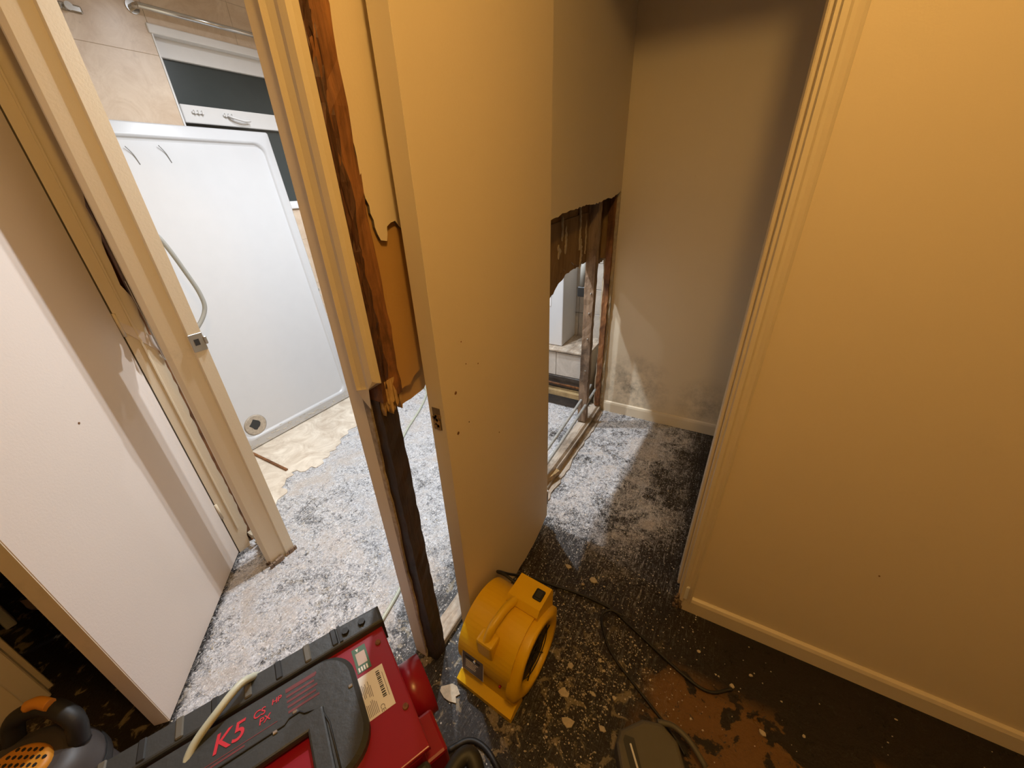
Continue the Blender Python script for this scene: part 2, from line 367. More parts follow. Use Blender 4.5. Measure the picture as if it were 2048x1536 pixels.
# ---- stud partition between shower room and hall / cupboard
pw = empty('wall_partition', (-.63, .5, 0), kind='structure', label='stripped stud partition with torn plasterboard')
def ragged_stud(name, x0, x1, y0, y1, z0, z1, mat, amp=.0025, parent=pw):
    b = bmesh.new(); rows = []; nz = max(2, int((z1-z0)/.03))
    for i in range(nz+1):
        z = z0+(z1-z0)*i/nz; j = lambda: random.uniform(-amp, amp)
        rows.append([b.verts.new(p) for p in ((x0+j(), y0+j(), z), ((x0+x1)/2+j(), y0+j(), z), (x1+j(), y0+j(), z), (x1+j(), (y0+y1)/2+j(), z), (x1+j(), y1+j(), z), (x0+j(), y1+j(), z))])
    for A, B in zip(rows, rows[1:]):
        for k in range(6): b.faces.new((A[k], A[(k+1) % 6], B[(k+1) % 6], B[k]))
    b.faces.new(rows[0][::-1]); b.faces.new(rows[-1])
    return obj(name, b, mat, parent)
ragged_stud('stud', -.632, -.594, .468, .514, 0, 1.0, 'darkwood', .0015)
ragged_stud('stud', -.632, -.579, .4685, .522, 1.0, H0, 'rot', .0025)
ragged_stud('bark_ridge', -.59, -.5755, .468, .483, 1.03, H0, 'bark', .004)
ragged_stud('bark_ridge', -.59, -.5775, .478, .492, 1.05, 1.62, 'bark', .0035)
b = nb()                                                     # splintered break at lock height
for i in range(16):
    y = .468+.004*(i % 12)+random.uniform(0, .004); h = random.uniform(.01, .045)
    x = random.uniform(-.605, -.588)
    prism(b, [(y, 1.045), (y+.008, 1.045), (y+.007, 1.0-h*.6), (y+.003, 1.0-h), (y, 1.0-h*.5)], 'x', x, x+random.uniform(.008, .02))
obj('splinters', b, 'splint', pw)
ragged_stud('stud', -.668, -.616, 1.985, 2.03, .04, H0, 'stud', .002)
ragged_stud('stud', -.632, -.600, 2.212, 2.246, .04, H0, 'rot', .002)
obj('sole_plate', box(nb(), -.664, -.602, .516, 1.2, 0, .028, .003), 'sole', pw)
obj('sole_plate', box(nb(), -.668, -.592, 1.22, 2.248, 0, .03, .003), 'sole', pw)
E_ = jag([(-.592, 1.16), (-.568, 1.25), (-.56, 1.5), (-.566, 1.75), (-.556, 2.0), (-.564, 2.2)], .007, .03)
obj('plaster_residue', prism(nb(), [(-.6, 2.2), (-.6, 1.16)]+E_, 'z', 0, .008), 'sole', pw)
# hall side board: torn lower edge
low = jag([(.514, 1.75), (.517, 1.62), (.519, 1.5), (.521, 1.42), (.528, 1.36), (.541, 1.313), (.556, 1.31), (.562, 1.335), (.585, 1.343), (.61, 1.315), (.625, 1.28), (.66, 1.22), (.72, 1.16), (.85, 1.13), (1.12, 1.12)], .0022, .012)
b = prism(nb(), [(1.135, 1.12), (1.135, H0), (.514, H0)]+low, 'x', -.586, -.58, 1)
obj('plasterboard', b, ['wall', 'gypdark'], pw)
# inner card layer and the shower side board
low = jag([(.523, 1.0), (.54, 1.004), (.558, 1.0), (.574, 1.016), (.602, 1.026), (.623, 1.045), (.66, 1.08), (.7, 1.12), (1.12, 1.15)], .003, .01)
obj('card_layer', prism(nb(), [(1.12, H0), (.523, H0)]+low, 'x', -.591, -.5875, 1), ['card', 'gypsum'], pw)
low = jag([(.523, .958), (.55, .956), (.583, .957), (.614, .96), (.63, .985), (.66, 1.02), (.7, 1.08), (1.12, 1.1)], .003, .012)
obj('card_layer', prism(nb(), [(1.12, H0), (.523, H0)]+low, 'x', -.612, -.602, 1), ['card', 'gypdark'], pw)
low = jag([(.604, .938), (.62, .945), (.65, .962), (.67, .985), (.70, 1.0), (.76, 1.02), (1.15, 1.02), (1.3, .96), (1.45, .93), (1.56, .955), (1.62, .99), (1.72, 1.015), (1.85, 1.02), (1.96, 1.02), (2.05, 1.02), (2.09, 1.0), (2.13, .99), (2.19, .97), (2.33, .98)], .005, .02)
b = prism(nb(), [(2.33, H0), (.604, H0)]+low, 'x', -.682, -.668, 1); obj('shower_side_board', b, ['boardback', 'gypsum'], pw)
# second torn layer near the hole in the cupboard
low = jag([(1.3, .99), (1.5, 1.0), (1.6, 1.03), (1.7, 1.045), (1.76, 1.06), (1.84, 1.03), (1.97, 1.03)], .006, .02)
b = prism(nb(), [(1.97, 1.26), (1.3, 1.24)]+low, 'x', -.668, -.662, 1); obj('paper_layer', b, ['boardback', 'gypsum'], pw)
b = nb()
for (y, z, L, wd) in ((1.62, 1.22, .10, .012), (1.66, 1.17, .12, .016), (1.84, 1.2, .2, .014), (1.86, 1.08, .14, .02), (1.93, 1.15, .16, .008), (2.1, 1.14, .22, .008), (1.58, 1.13, .06, .02)):
    p = jag([(y+wd*.5, z+L/2), (y+wd*.1, z+L*.3), (y+wd*.6, z), (y+wd*.3, z-L*.3), (y+wd*.5, z-L/2)], .0035, .009); q = [(a+wd*random.uniform(.5, 1.3)*(1-abs(2*(c-z)/L)**3)+.002, c) for a, c in reversed(p)]
    prism(b, p+q, 'x', -.664, -.657)
obj('adhesive_dabs', b, 'gypsum', pw)
obj('board_return', box(nb(), -.668, -.632, 2.235, 2.247, 1.0, H0), 'boardback', pw)
# cupboard side board: upper part, torn along a slanting line
low = jag([(1.14, 1.26), (1.36, 1.283), (1.5, 1.296), (1.66, 1.305), (1.82, 1.302), (1.98, 1.315), (2.12, 1.32), (2.235, 1.345)], .004, .02)
b = prism(nb(), [(2.249, H0), (1.14, H0)]+low+[(2.249, 1.345)], 'x', -.597, -.585, 1); obj('plasterboard', b, ['mould', 'gypdark'], pw)
E_ = jag([(2.236, .05), (2.225, .3), (2.232, .5), (2.226, .8), (2.236, 1.0), (2.23, 1.2), (2.238, 1.34)], .006, .025)
obj('board_remnant', prism(nb(), [(2.249, 1.34), (2.249, .05)]+E_, 'x', -.6, -.585, 0), 'gypsum', pw)
E_ = jag([(-.645, .03), (-.65, .2), (-.642, .45), (-.652, .7), (-.646, .9), (-.655, 1.0)], .004, .03)
obj('board_remnant', prism(nb(), [(-.632, 1.0), (-.632, .03)]+E_, 'y', 2.246, 2.262, 0), 'gypsum', pw)
for (y, z) in ((2.0, .86), (2.0, .6), (2.0, .4), (2.0, .75)):
    c = cyl(nb(), (-.63+random.uniform(-.01, .01), 1.984, z), (-.63, 1.975, z), .004, n=6); obj('nail', c, 'steel', pw)
# ---- shower room doorway, left side, and the frame of the left door
lj = empty('trim_3', (-1.5, .45, 0), kind='structure', label='cream door frame on the left of the shower room doorway')
prof = [(-1.52, .452), (-1.505, .432), (-1.492, .434), (-1.485, .427), (-1.468, .424), (-1.45, .432), (-1.447, .459), (-1.447, .488), (-1.438, .491), (-1.438, .527), (-1.47, .53), (-1.52, .53)]
b = nb(); zb = [.1+.0]*len(prof)
lo = [b.verts.new((x, y, .0)) for x, y in prof]; hi = [b.verts.new((x, y, 2.05)) for x, y in prof]
for i in range(len(prof)): b.faces.new((lo[i], lo[(i+1) % len(prof)], hi[(i+1) % len(prof)], hi[i]))
b.faces.new(lo[::-1]); b.faces.new(hi); b.normal_update(); bmesh.ops.triangulate(b, faces=[f for f in b.faces if len(f.verts) > 4], ngon_method='EAR_CLIP')
obj('frame_moulding', b, 'gloss', lj)
k = box(nb(), -1.4382, -1.435, .488, .527, .955, 1.012, .001); kp = obj('strike_plate', k, 'steel', lj, label='dull metal strike plate')
obj('latch_hole', box(nb(), -1.4352, -1.4342, .498, .512, .975, .995), 'ink', kp)
obj('plate_lip', box(nb(), -1.4385, -1.43, .525, .533, .972, .998, .002), 'steel', kp)
b = nb()
for _ in range(40):
    a = random.choice((0, 1)); x = random.uniform(-1.47, -1.437) if a else -1.437; y = random.uniform(.42, .53); s = random.uniform(.002, .006)
    box(b, x-s, x+s, y-s, y+s, 0, random.uniform(.006, .022))
obj('rotten_foot', b, 'stud', lj)
lf = empty('trim_4', (-1.64, .41, 0), kind='structure', label='cracked cream frame board beside the open white door')
R_ = jag([(.446, .0), (.452, .06), (.466, .1), (.465, .35), (.462, .6), (.467, .85), (.460, 1.0), (.464, 1.12), (.452, 1.16), (.456, 1.25), (.466, 1.31), (.463, 1.38), (.485, 1.45)], .0025, .025)
b = prism(nb(), [(.402, 2.05), (.402, 0)]+R_+[(.485, 2.05)], 'x', -1.658, -1.641); obj('frame_board', b, 'gloss', lf)
L = jag([(-1.656, 1.02), (-1.62, 1.05), (-1.60, .98), (-1.585, 1.1), (-1.55, 1.06), (-1.515, 1.12)], .008, .015)
obj('plaster_infill', prism(nb(), [(-1.515, 2.05), (-1.656, 2.05)]+L, 'y', .472, .482), 'gypsum', lf)
obj('bead', box(nb(), -1.6412, -1.637, .43, .436, .12, 2.05, .001), 'gloss', lf)
b = nb()
for i in range(18):
    x = random.uniform(-1.63, -1.535); z = random.uniform(.0, .07); s = random.uniform(.004, .011)
    box(b, x-s, x+s, .462-s*.6, .465+s*.6, max(0, z-s), z+s)
obj('broken_plaster', b, 'gypsum', lf)
obj('stud', box(nb(), -1.71, -1.661, .466, .53, 0, 2.05), 'rot', lf)
obj('tape_strip', prism(nb(), [(.404, 1.06), (.404, 1.025), (.468, .93), (.47, .985)], 'x', -1.6405, -1.6375), 'white_door', lf)
b = nb()
tube(b, [(-1.64, .467, 1.17), (-1.634, .466, 1.1), (-1.636, .468, 1.05), (-1.632, .466, .98), (-1.638, .469, .9)], .0025, 6); obj('stray_wire', b, 'chrome', lf)
# far jamb of the left doorway, and a white post in the room behind it
ff = empty('trim_5', (-1.66, -.2, 0), kind='structure', label='cream far jamb of the left doorway')
obj('jamb', box(nb(), -1.72, -1.625, -.235, -.19, 0, 2.0, .003), 'gloss', ff); obj('stop_bead', box(nb(), -1.68, -1.66, -.192, -.178, 0, 2.0, .002), 'gloss', ff)
struct('trim_6', box(nb(), -2.12, -2.07, -.2, -.172, .0, 2.0, .003), 'upvc', label='narrow white post in the dark room behind the left door')
# ---- doors
d1 = empty('door_1', (-1.639, .398, .008), kind='structure', label='open white flush door at the far left'); d1.rotation_euler = (0, 0, math.radians(-45))
obj('door_leaf', box(nb(), 0, .62, -.04, 0, 0, 1.98, .0015), 'white_door', d1, world=False)
for e in (d1.children): pass
obj('door_edge', box(nb(), .62, .6215, -.039, -.001, .001, 1.979), 'gloss', d1, world=False)
for z in (.2, 1.0, 1.75):
    obj('hinge', cyl(nb(), (-.004, .003, z), (-.004, .003, z+.075), .005, n=10), 'gloss', d1, world=False)
obj('speck', cyl(nb(), (.31, .0, .87), (.31, .0012, .87), .003, n=7), 'rot', d1, world=False)
d2 = empty('door_2', (-.51, 1.16, 0), kind='structure', label='open cream cupboard door standing in front of the partition')
bot = jag([(.572, .006), (.7, .008), (.85, .012), (.95, .006), (1.05, .016), (1.1, .03), (1.14, .05), (1.163, .055)], .004, .025)
b = prism(nb(), [(1.163, 1.975), (.572, 1.975)]+bot, 'x', -.553, -.51); obj('door_leaf', b, 'wall', d2)
obj('edge_lipping', prism(nb(), [(.5705, 1.974), (.5705, .01), (.5722, .01), (.5722, 1.974)], 'x', -.5535, -.5105), 'gloss', d2)
lr = obj('latch_recess', box(nb(), -.545, -.522, .5697, .5709, .885, .945, .0004), 'gypdark', d2, label='chipped recess of a missing latch')
b = nb()
for _ in range(14):
    y = random.uniform(.888, .94); x = random.uniform(-.543, -.524); s = random.uniform(.002, .005)
    box(b, x-s, x+s, .5685, .5705, y-s, y+s)
obj('chipped_paint', b, 'splint', lr)
for (y, z, r) in ((.62, .965, .005), (.612, .855, .005), (.66, 1.08, .002), (.72, 1.0, .002), (.66, .86, .0018), (.80, .74, .002), (.67, 1.02, .0018)):
    obj('chip', cyl(nb(), (-.5102, y, z), (-.5088, y, z), r, r*.6, n=7), 'rot', d2)
for z in (.12, 1.86): obj('hinge', cyl(nb(), (-.514, 1.169, z), (-.514, 1.169, z+.075), .006, n=10), 'steel', d2)
# ---- shower room: window wall with tiles, far wall
XW = -2.55; WY0, WZ0, WZ1 = 1.228, 1.31, 2.075; WY1 = 2.05
ww = empty('wall_window', (XW, 1.4, 0), kind='structure', label='beige tiled shower room wall with the window')
b = nb()
box(b, XW-.12, XW+.0025, .46, WY0, 0, H0); box(b, XW-.12, XW+.0025, WY1, 2.65, 0, H0); box(b, XW-.12, XW+.0025, WY0, WY1, 0, WZ0); box(b, XW-.12, XW+.0025, WY0, WY1, WZ1, H0)
obj('wall_core', b, 'grout', ww)
def tiles_x(y0, y1, z0, z1):
    """one tile, split round the window opening when it has to be"""
    g = .0008; out = []
    if y1 <= WY0 or y0 >= WY1 or z1 <= WZ0 or z0 >= WZ1: out = [(y0, y1, z0, z1)]
    else:
        if y0 < WY0: out.append((y0, WY0+.0015, z0, z1))
        if z0 < WZ0: out.append((max(y0, WY0), y1, z0, WZ0+.0015))
        if z1 > WZ1: out.append((max(y0, WY0), y1, WZ1-.0015, z1))
    for (a, c, d, e) in out:
        if c-a > .012 and e-d > .012: obj('tile', box(nb(), XW+.0025, XW+.004+random.uniform(-.0005, .0005), a+g, c-g, d+g, e-g, .0005), 'tile', ww)
for i in range(-1, 8):
    z = 1.69-.29*6+.29*i+.29
    for j in range(4):
        y = .828+.4*j
        if z+.29 < .3: continue
        tiles_x(y, y+.4, max(0, z), min(H0, z+.29))
obj('tile_border', box(nb(), XW+.003, XW+.009, .7, WY0, 1.675, 1.69, .001), 'tile', ww)
win = empty('window_1', (XW, 1.6, WZ0), kind='structure', label='white framed window with dark night glass')
f0, f1 = XW-.075, XW-.035
obj('window_reveal', box(nb(), XW-.075, XW+.006, WY0, WY0+.006, WZ0, WZ1), 'upvc', win)
b = nb(); box(b, XW-.075, XW+.008, WY0, WY1, WZ1-.012, WZ1); box(b, XW-.045, XW+.012, WY0-.01, WY1, WZ1-.014, WZ1+.022, .004, 2); obj('head_trim', b, 'upvc', win)
obj('window_frame', box(nb(), f0, f1, WY0+.006, WY1, 1.985, WZ1-.012, .004, 2), 'upvc', win)
obj('window_frame', box(nb(), f0, f1, WY0+.006, WY0+.03, WZ0, 1.985, .004, 2), 'upvc', win)
obj('window_frame', box(nb(), f0, f1, WY0+.03, WY1, WZ0, WZ0+.03, .004, 2), 'upvc', win)
tz = obj('transom', box(nb(), f0, f1+.006, WY0+.03, WY1, 1.725, 1.805, .005, 2), 'upvc', win)
for y in (1.30, 1.45, 1.75):
    b = nb(); box(b, f1+.006, f1+.016, y, y+.055, 1.768, 1.778, .002)
    for q in range(3): box(b, f1+.01, f1+.02, y+.008+q*.018, y+.016+q*.018, 1.766, 1.784, .001)
    obj('catch', b, 'upvc', tz)
b = nb(); tube(b, [(f1+.012, 1.47, 1.775), (f1+.03, 1.49, 1.765), (f1+.034, 1.54, 1.755), (f1+.03, 1.58, 1.758)], .006, 8); obj('window_handle', b, 'upvc', tz)
obj('pane', box(nb(), f0+.015, f0+.02, WY0+.025, WY1, 1.80, 1.99), 'glass', win)
obj('pane', box(nb(), f0+.015, f0+.02, WY0+.025, WY1, WZ0+.025, 1.73), 'glass', win)
obj('window_sill', box(nb(), f1-.01, XW+.02, WY0, WY1, WZ0-.012, WZ0+.006, .003, 2), 'upvc', win)
YF = 2.5
wf = empty('wall_far', (-1.5, YF, 0), kind='structure', label='grey tiled far wall of the shower room above a boxed ledge')
obj('wall_core', box(nb(), -2.67, -.5, YF+.006, YF+.12, 0, H0), 'grout', wf)
obj('wall_return', box(nb(), -.64, -.56, 2.33, YF+.006, 0, H0), 'grout', wf)
proto = None
def tile_far(x, y, z):
    global proto
    if proto is None:
        proto = obj('tile', box(nb(), 0, .207, -.004, .005, 0, .167, .001), 'gtile', wf, world=False); o = proto
    else:
        o = bpy.data.objects.new('tile', proto.data); C.objects.link(o); o.parent = wf
    o.location = Vector((x, y, z))-wf.location
for i in range(8):
    for j in range(8):
        if i > 4 and j > 3: continue
        tile_far(-.87-.21*j, YF, .41+.17*i)
        if i == 0: tile_far(-.91-.21*j, 2.202, .22)
obj('wall_render', box(nb(), -2.55, -.64, YF+.0, YF+.006, 1.75, H0), 'tile', wf)
obj('ledge_box', box(nb(), -2.5, -.69, 2.207, YF, 0, .395), 'grout', wf)
obj('ledge', box(nb(), -2.5, -.69, 2.185, YF, .395, .41, .004, 2), 'sole', wf)
obj('board', box(nb(), -2.5, -.69, 2.195, 2.207, .13, .215, .002), 'brownboard', wf)
obj('batten', box(nb(), -2.5, -.69, 2.15, 2.207, .085, .125, .003), 'batten', wf)
obj('board', box(nb(), -2.5, -.69, 2.175, 2.207, .0, .08, .003), 'brownboard', wf)
obj('pipe_run', cyl(nb(), (-1.6, 2.17, .18), (-.69, 2.17, .165), .008, n=10), 'rot', wf)
# ================================================================== THINGS IN THE SHOWER ROOM
# shower tray leaning on the window wall
tray = empty('shower_tray', (-2.335, 0, .0095), label='white shower tray standing on its side against the tiled wall under the window', cat='shower tray')
TA = math.atan2(.165, 1.68); tray.rotation_euler = (0, -TA, 0)
ty0, ty1, tzh = .80, 1.625, 1.70
b = nb(); n = 8
o1 = rrect(ty0, ty1, .0, tzh, .012, n); o2 = rrect(ty0+.045, ty1-.045, .06, tzh-.055, .06, n); o3 = rrect(ty0+.05, ty1-.05, .066, tzh-.061, .055, n)
def ring(pts, x): return [b.verts.new((x, p[0], p[1])) for p in pts]
rs = [ring(o1, -.035), ring(o1, .0), ring(rrect(ty0+.006, ty1-.006, .006, tzh-.006, .01, n), .004), ring(rrect(ty0+.036, ty1-.036, .05, tzh-.046, .055, n), .002), ring(o2, .009), ring(o3, -.008), ring(rrect(ty0+.054, ty1-.054, .071, tzh-.066, .052, n), -.012)]
for A, B in zip(rs, rs[1:]):
    for i in range(len(A)): b.faces.new((A[i], A[(i+1) % len(A)], B[(i+1) % len(B)], B[i])).smooth = True
b.faces.new(rs[0][::-1]); b.faces.new(rs[-1])
obj('tray_body', b, 'white', tray, world=False)
dy, dz = .935, .13
dr = obj('drain', cyl(nb(), (-.013, dy, dz), (-.006, dy, dz), .066, .058, n=28), 'drain', tray, world=False, label='stained waste hole')
pts = [(dy+math.cos(q)*random.uniform(.024, .038), dz+.004+math.sin(q)*random.uniform(.024, .038)) for q in [i*2*math.pi/15 for i in range(15)]]
obj('drain_hole', prism(nb(), pts, 'x', -.006, -.0052), 'ink', dr, world=False)
b = nb()
for i in range(70):
    y = random.uniform(ty0+.02, ty1); z = random.uniform(.0, .03)+(.03 if random.random() < .2 else 0); s = random.uniform(.002, .006)
    box(b, .003, .0055, y-s*2, y+s*2, z-s*.4+.004, z+s*.5+.004)
for i in range(30):
    z = random.uniform(.1, 1.0); s = random.uniform(.003, .008); box(b, .0, .005, ty1-.004, ty1+random.uniform(.001, .006), z-s, z+s)
obj('sealant_crumbs', b, 'silicone', tray, world=False, kind='stuff')
for (y0, z0) in ((.93, 1.60), (1.06, 1.61)):
    b = nb(); tube(b, [(.0, y0, z0), (-.008, y0+.02, z0-.03), (-.011, y0+.03, z0-.07)], .0018, 5); obj('scratch', b, 'inkgrey', tray, world=False)
# rail, bracket and loose cable
rl = empty('towel_rail', (XW, 1.2, 2.13), label='chrome rail fixed to the tiles above the window', cat='rail')
b = nb(); tube(b, [(XW+.005, 1.19, 2.142), (XW+.03, 1.19, 2.142), (XW+.05, 1.2, 2.142)], .011, 10); obj('bracket', b, 'chrome', rl)
obj('rail_bar', cyl(nb(), (XW+.05, 1.19, 2.142), (XW+.05, 2.0, 2.15), .011, n=14), 'chrome', rl)
obj('mounting_plate', cyl(nb(), (XW+.003, 1.19, 2.142), (XW+.009, 1.19, 2.142), .025, n=18), 'chrome', rl)
hk = empty('wall_hook', (XW, .97, 2.08), label='small chrome fitting on the tiles left of the window', cat='hook')
obj('back_plate', box(nb(), XW+.004, XW+.012, .93, 1.0, 2.07, 2.095, .005, 2), 'chrome', hk); obj('knob', cyl(nb(), (XW+.01, .955, 2.083), (XW+.03, .955, 2.083), .012, .014, n=14), 'chrome', hk)
b = nb(); tube(b, [(-2.3, .70, 1.38), (-2.24, .76, 1.3), (-2.2, .803, 1.24), (-2.2, .849, 1.07), (-2.2, .867, .97), (-2.2, .858, .9), (-2.2, .80, .83), (-2.2, .7, .76), (-2.22, .55, .7)], .0095, 10)
obj('hanging_cable', b, 'greyhose', None, label='grey cable looping in front of the white shower tray', cat='cable')
# vinyl left by the tray
edge = jag([(-1.74, .56), (-1.80, .7), (-1.93, .84), (-1.84, .93), (-1.87, 1.05), (-1.95, 1.2), (-1.98, 1.35), (-2.03, 1.5), (-1.99, 1.7), (-2.06, 1.9), (-2.02, 2.15)], .022, .022)
obj('vinyl_sheet', prism(nb(), [(-2.54, 2.15), (-2.54, .56)]+edge, 'z', 0, .004), 'vinyl', None, label='torn beige vinyl left on the floor at the foot of the shower tray', cat='vinyl')
obj('floor_strip', box(nb(), -2.30, -1.965, .832, .846, .004, .014, .002), 'rot', None, label='thin dark strip on the vinyl beside the left door frame', cat='strip')
# wall-hung white cabinet and valve seen through the hole in the cupboard wall
cb = empty('wall_cabinet', (-1.1, 2.4, .41), label='white boxy unit on the ledge seen through the hole', cat='cabinet')
obj('body', box(nb(), -1.38, -.893, 2.25, 2.494, .4115, .98, .006, 2), 'white', cb)
obj('front_panel', box(nb(), -1.34, -.975, 2.247, 2.251, .68, .82, .001), 'upvc', cb)
obj('panel_line', box(nb(), -1.34, -.975, 2.2465, 2.2475, .74, .744), 'inkgrey', cb)
vl = empty('pipe_valve', (-.735, 2.2, .86), label='grey pipe valve with a black end beside the stud', cat='valve')
obj('valve_body', cyl(nb(), (-.75, 2.2, .84), (-.75, 2.2, 1.0), .02, n=14), 'greyhose', vl); obj('end_cap', box(nb(), -.778, -.722, 2.178, 2.222, .78, .84, .005), 'black', vl)
for k, (dx, dz_) in enumerate(((0, .0), (.03, -.028))):
    b = nb(); tube(b, [(-.655+dx, 2.19, .20+dz_), (-.65+dx, 1.95, .19+dz_), (-.652+dx, 1.6, .165+dz_), (-.66+dx, 1.3, .14+dz_), (-.665+dx, 1.19, .13+dz_)], .0085, 10)
    obj('copper_pipe', b, 'pipe', None, label=('upper', 'lower')[k]+' of the two plaster-whitened pipes running along the stripped partition', cat='pipe', group='pipes in the stripped partition')
ob = prism(nb(), jag([(-.63, 1.2), (-.62, 1.24), (-.6, 1.4), (-.575, 1.47)], .004, .03)+[(-.6, 1.48), (-.63, 1.36), (-.65, 1.2)], 'z', .03, .055)
obj('timber_offcut', ob, 'splint', None, label='yellow-brown splinter of timber lying on the sole plate beside the cupboard door', cat='offcut')

# ================================================================== THINGS IN THE HALL
# ---- red and black drying machine: local x runs along the rail, local y towards the viewer, z up
mc = empty('drying_machine', (-.549, .293, 0), math.radians(63.64), label='red and black drying machine with two outlet stubs in the foreground', cat='machine')
def mo(name, bm, mat, parent=mc, **kw): return obj(name, bm, mat, parent, world=False, **kw)
V = lambda v: -v                                             # v is measured to the right of the rail
mo('body', box(nb(), -.60, .0, -.287, -.02, .02, .545, .008, 2), 'red')
rail = prism(nb(), jag([(-.60, .006), (.012, .006)], 0, .1)+[(.012, -.036), (-.6, -.036)], 'z', .50, .565, bev=.006); rl_ = mo('side_rail', rail, 'blackp')
for i in range(9):
    u = -.085-i*.052; mo('rib', box(nb(), u-.006, u+.006, -.03, .0075, .52, .5675+.001*(i % 2), .002), 'greyp' if i % 2 else 'black', rl_)  # lighter grey ribs carry highlights in their colour; black ones stand for dark notches
for u in (-.028, -.062): mo('bolt', cyl(nb(), (u, -.014, .564), (u, -.014, .571), .0075, n=6), 'black', rl_)
mo('rail_notch', box(nb(), -.076, -.07, -.03, .007, .54, .568), 'black', rl_)
# deck sheet, sloping edge
mo('deck', prism(nb(), [(-.6, -.034), (.006, -.034), (.009, -.287), (-.6, -.287)], 'z', .54, .549, bev=.003), 'red')
# top plate with a hand hole
outer = rrect(-.62, -.066, -.245, -.043, .055, 8); inner = rrect(-.40, -.145, -.232, -.135, .02, 5)
b = nb()
def loop(pts, z): return [b.verts.new((p[0], p[1], z)) for p in pts]
def bridge(A, B):
    for i in range(len(A)): b.faces.new((A[i], A[(i+1) % len(A)], B[(i+1) % len(B)], B[i]))
oc = (-.343, -.144)
def shrink(pts, d): return [(p[0]+(oc[0]-p[0])*d, p[1]+(oc[1]-p[1])*d*1.6) for p in pts]
A0, A1, A2 = loop(outer, .549), loop(outer, .562), loop(shrink(outer, .03), .568)
bridge(A0, A1); bridge(A1, A2)
I2, I0 = loop(inner, .568), loop(inner, .549); bridge(I0, I2)
ed = [b.edges.get((L_[i], L_[(i+1) % len(L_)])) for L_ in (A2, I2) for i in range(len(L_))]
bmesh.ops.triangle_fill(b, use_beauty=True, edges=ed)
tp = mo('top_plate', b, 'blackp')
b = nb(); U_ = [(-.42, -.118, .569), (-.19, -.118, .569), (-.182, -.112, .569), (-.165, -.112, .569), (-.158, -.120, .569), (-.133, -.128, .569), (-.124, -.16, .569), (-.122, -.243, .569)]
tube(b, U_, .0016, 5, 0); mo('handle_seam', b, 'black', tp)
b = nb(); box(b, -.40, -.150, -.155, -.125, .556, .572, .004, 2); box(b, -.158, -.128, -.240, -.125, .556, .572, .004, 2); mo('carry_handle', b, 'blackp', tp)
for (u, v) in ((-.172, -.108), (-.205, -.120), (-.345, -.115), (-.079, -.125)): mo('clip', box(nb(), u-.004, u+.004, v-.003, v+.003, .567, .5705, .001), 'chrome', tp)
text('large_lettering', 'K5', .042, 'redink', tp, (-.298, -.094, .5685), 0, shear=.25)
text('small_lettering', 'CS', .017, 'redink', tp, (-.236, -.078, .5685), 0, shear=.2); text('small_lettering', 'HP', .013, 'redink', tp, (-.206, -.072, .5685), 0, shear=.2)
text('small_lettering', 'PX', .015, 'redink', tp, (-.228, -.093, .5685), 0, shear=.2)
b = nb()
for i in range(5): box(b, -.182, -.13-.004*(i % 2), -.066-i*.0095, -.062-i*.0095, .568, .5684)
box(b, -.182, -.128, -.064, -.059, .568, .5685); mo('worn_print_block', b, 'redfaint', tp)
b = nb(); box(b, -.315, -.2, -.105, -.1035, .568, .5684); box(b, -.315, -.25, -.111, -.108, .568, .5684); mo('worn_print_line', b, 'redfaint', tp)
# stickers
gs = mo('green_sticker', box(nb(), -.063, -.036, -.103, -.05, .549, .5496), 'green'); mo('sticker_panel', box(nb(), -.058, -.040, -.088, -.062, .5496, .5499), 'pink', gs)
mo('sticker_mark', prism(nb(), [(-.056, -.053), (-.050, -.053), (-.053, -.060)], 'z', .5496, .5499), 'paper', gs)
b = nb()
for i in range(4): box(b, -.060+i*.005, -.057+i*.005, -.101, -.092, .5496, .5499)
mo('sticker_text', b, 'paper', gs)
wl = mo('rating_label', box(nb(), -.078, -.018, -.192, -.110, .549, .5496), 'paper')
b = nb(); y = -.118
while y > -.168:
    h = random.choice((.0012, .0018, .0026)); box(b, -.034, -.027, y-h, y, .5496, .5499); y -= h+random.choice((.0012, .002))
mo('barcode', b, 'ink', wl)
b = nb()
for i in range(9): box(b, -.072+i*.0028, -.0708+i*.0028, -.15+random.uniform(-.008, .008), -.128+random.uniform(-.008, .004), .5496, .5498)
for i in range(10): box(b, -.073+i*.0028, -.0718+i*.0028, -.188, -.158+random.uniform(-.01, .0), .5496, .5498)
box(b, -.0235, -.0225, -.172, -.125, .5496, .5498); mo('fine_print', b, 'inkgrey', wl)
text('approval_mark', 'CE', .011, 'inkgrey', wl, (-.043, -.178, .5496), math.radians(-90), depth=.0002)
for (u, v) in ((-.012, -.066), (-.005, -.208)): mo('screw', cyl(nb(), (u, v, .547), (u, v, .553), .006, .005, n=12), 'rot')
# outlet stubs
b = nb(); cyl(b, (-.01, -.137, .44), (.052, -.137, .44), .058, n=32); mo('outlet_stub', b, 'red')
b = nb(); box(b, -.01, .036, -.285, -.208, .30, .49, .006, 2); mo('outlet_stub', b, 'red')
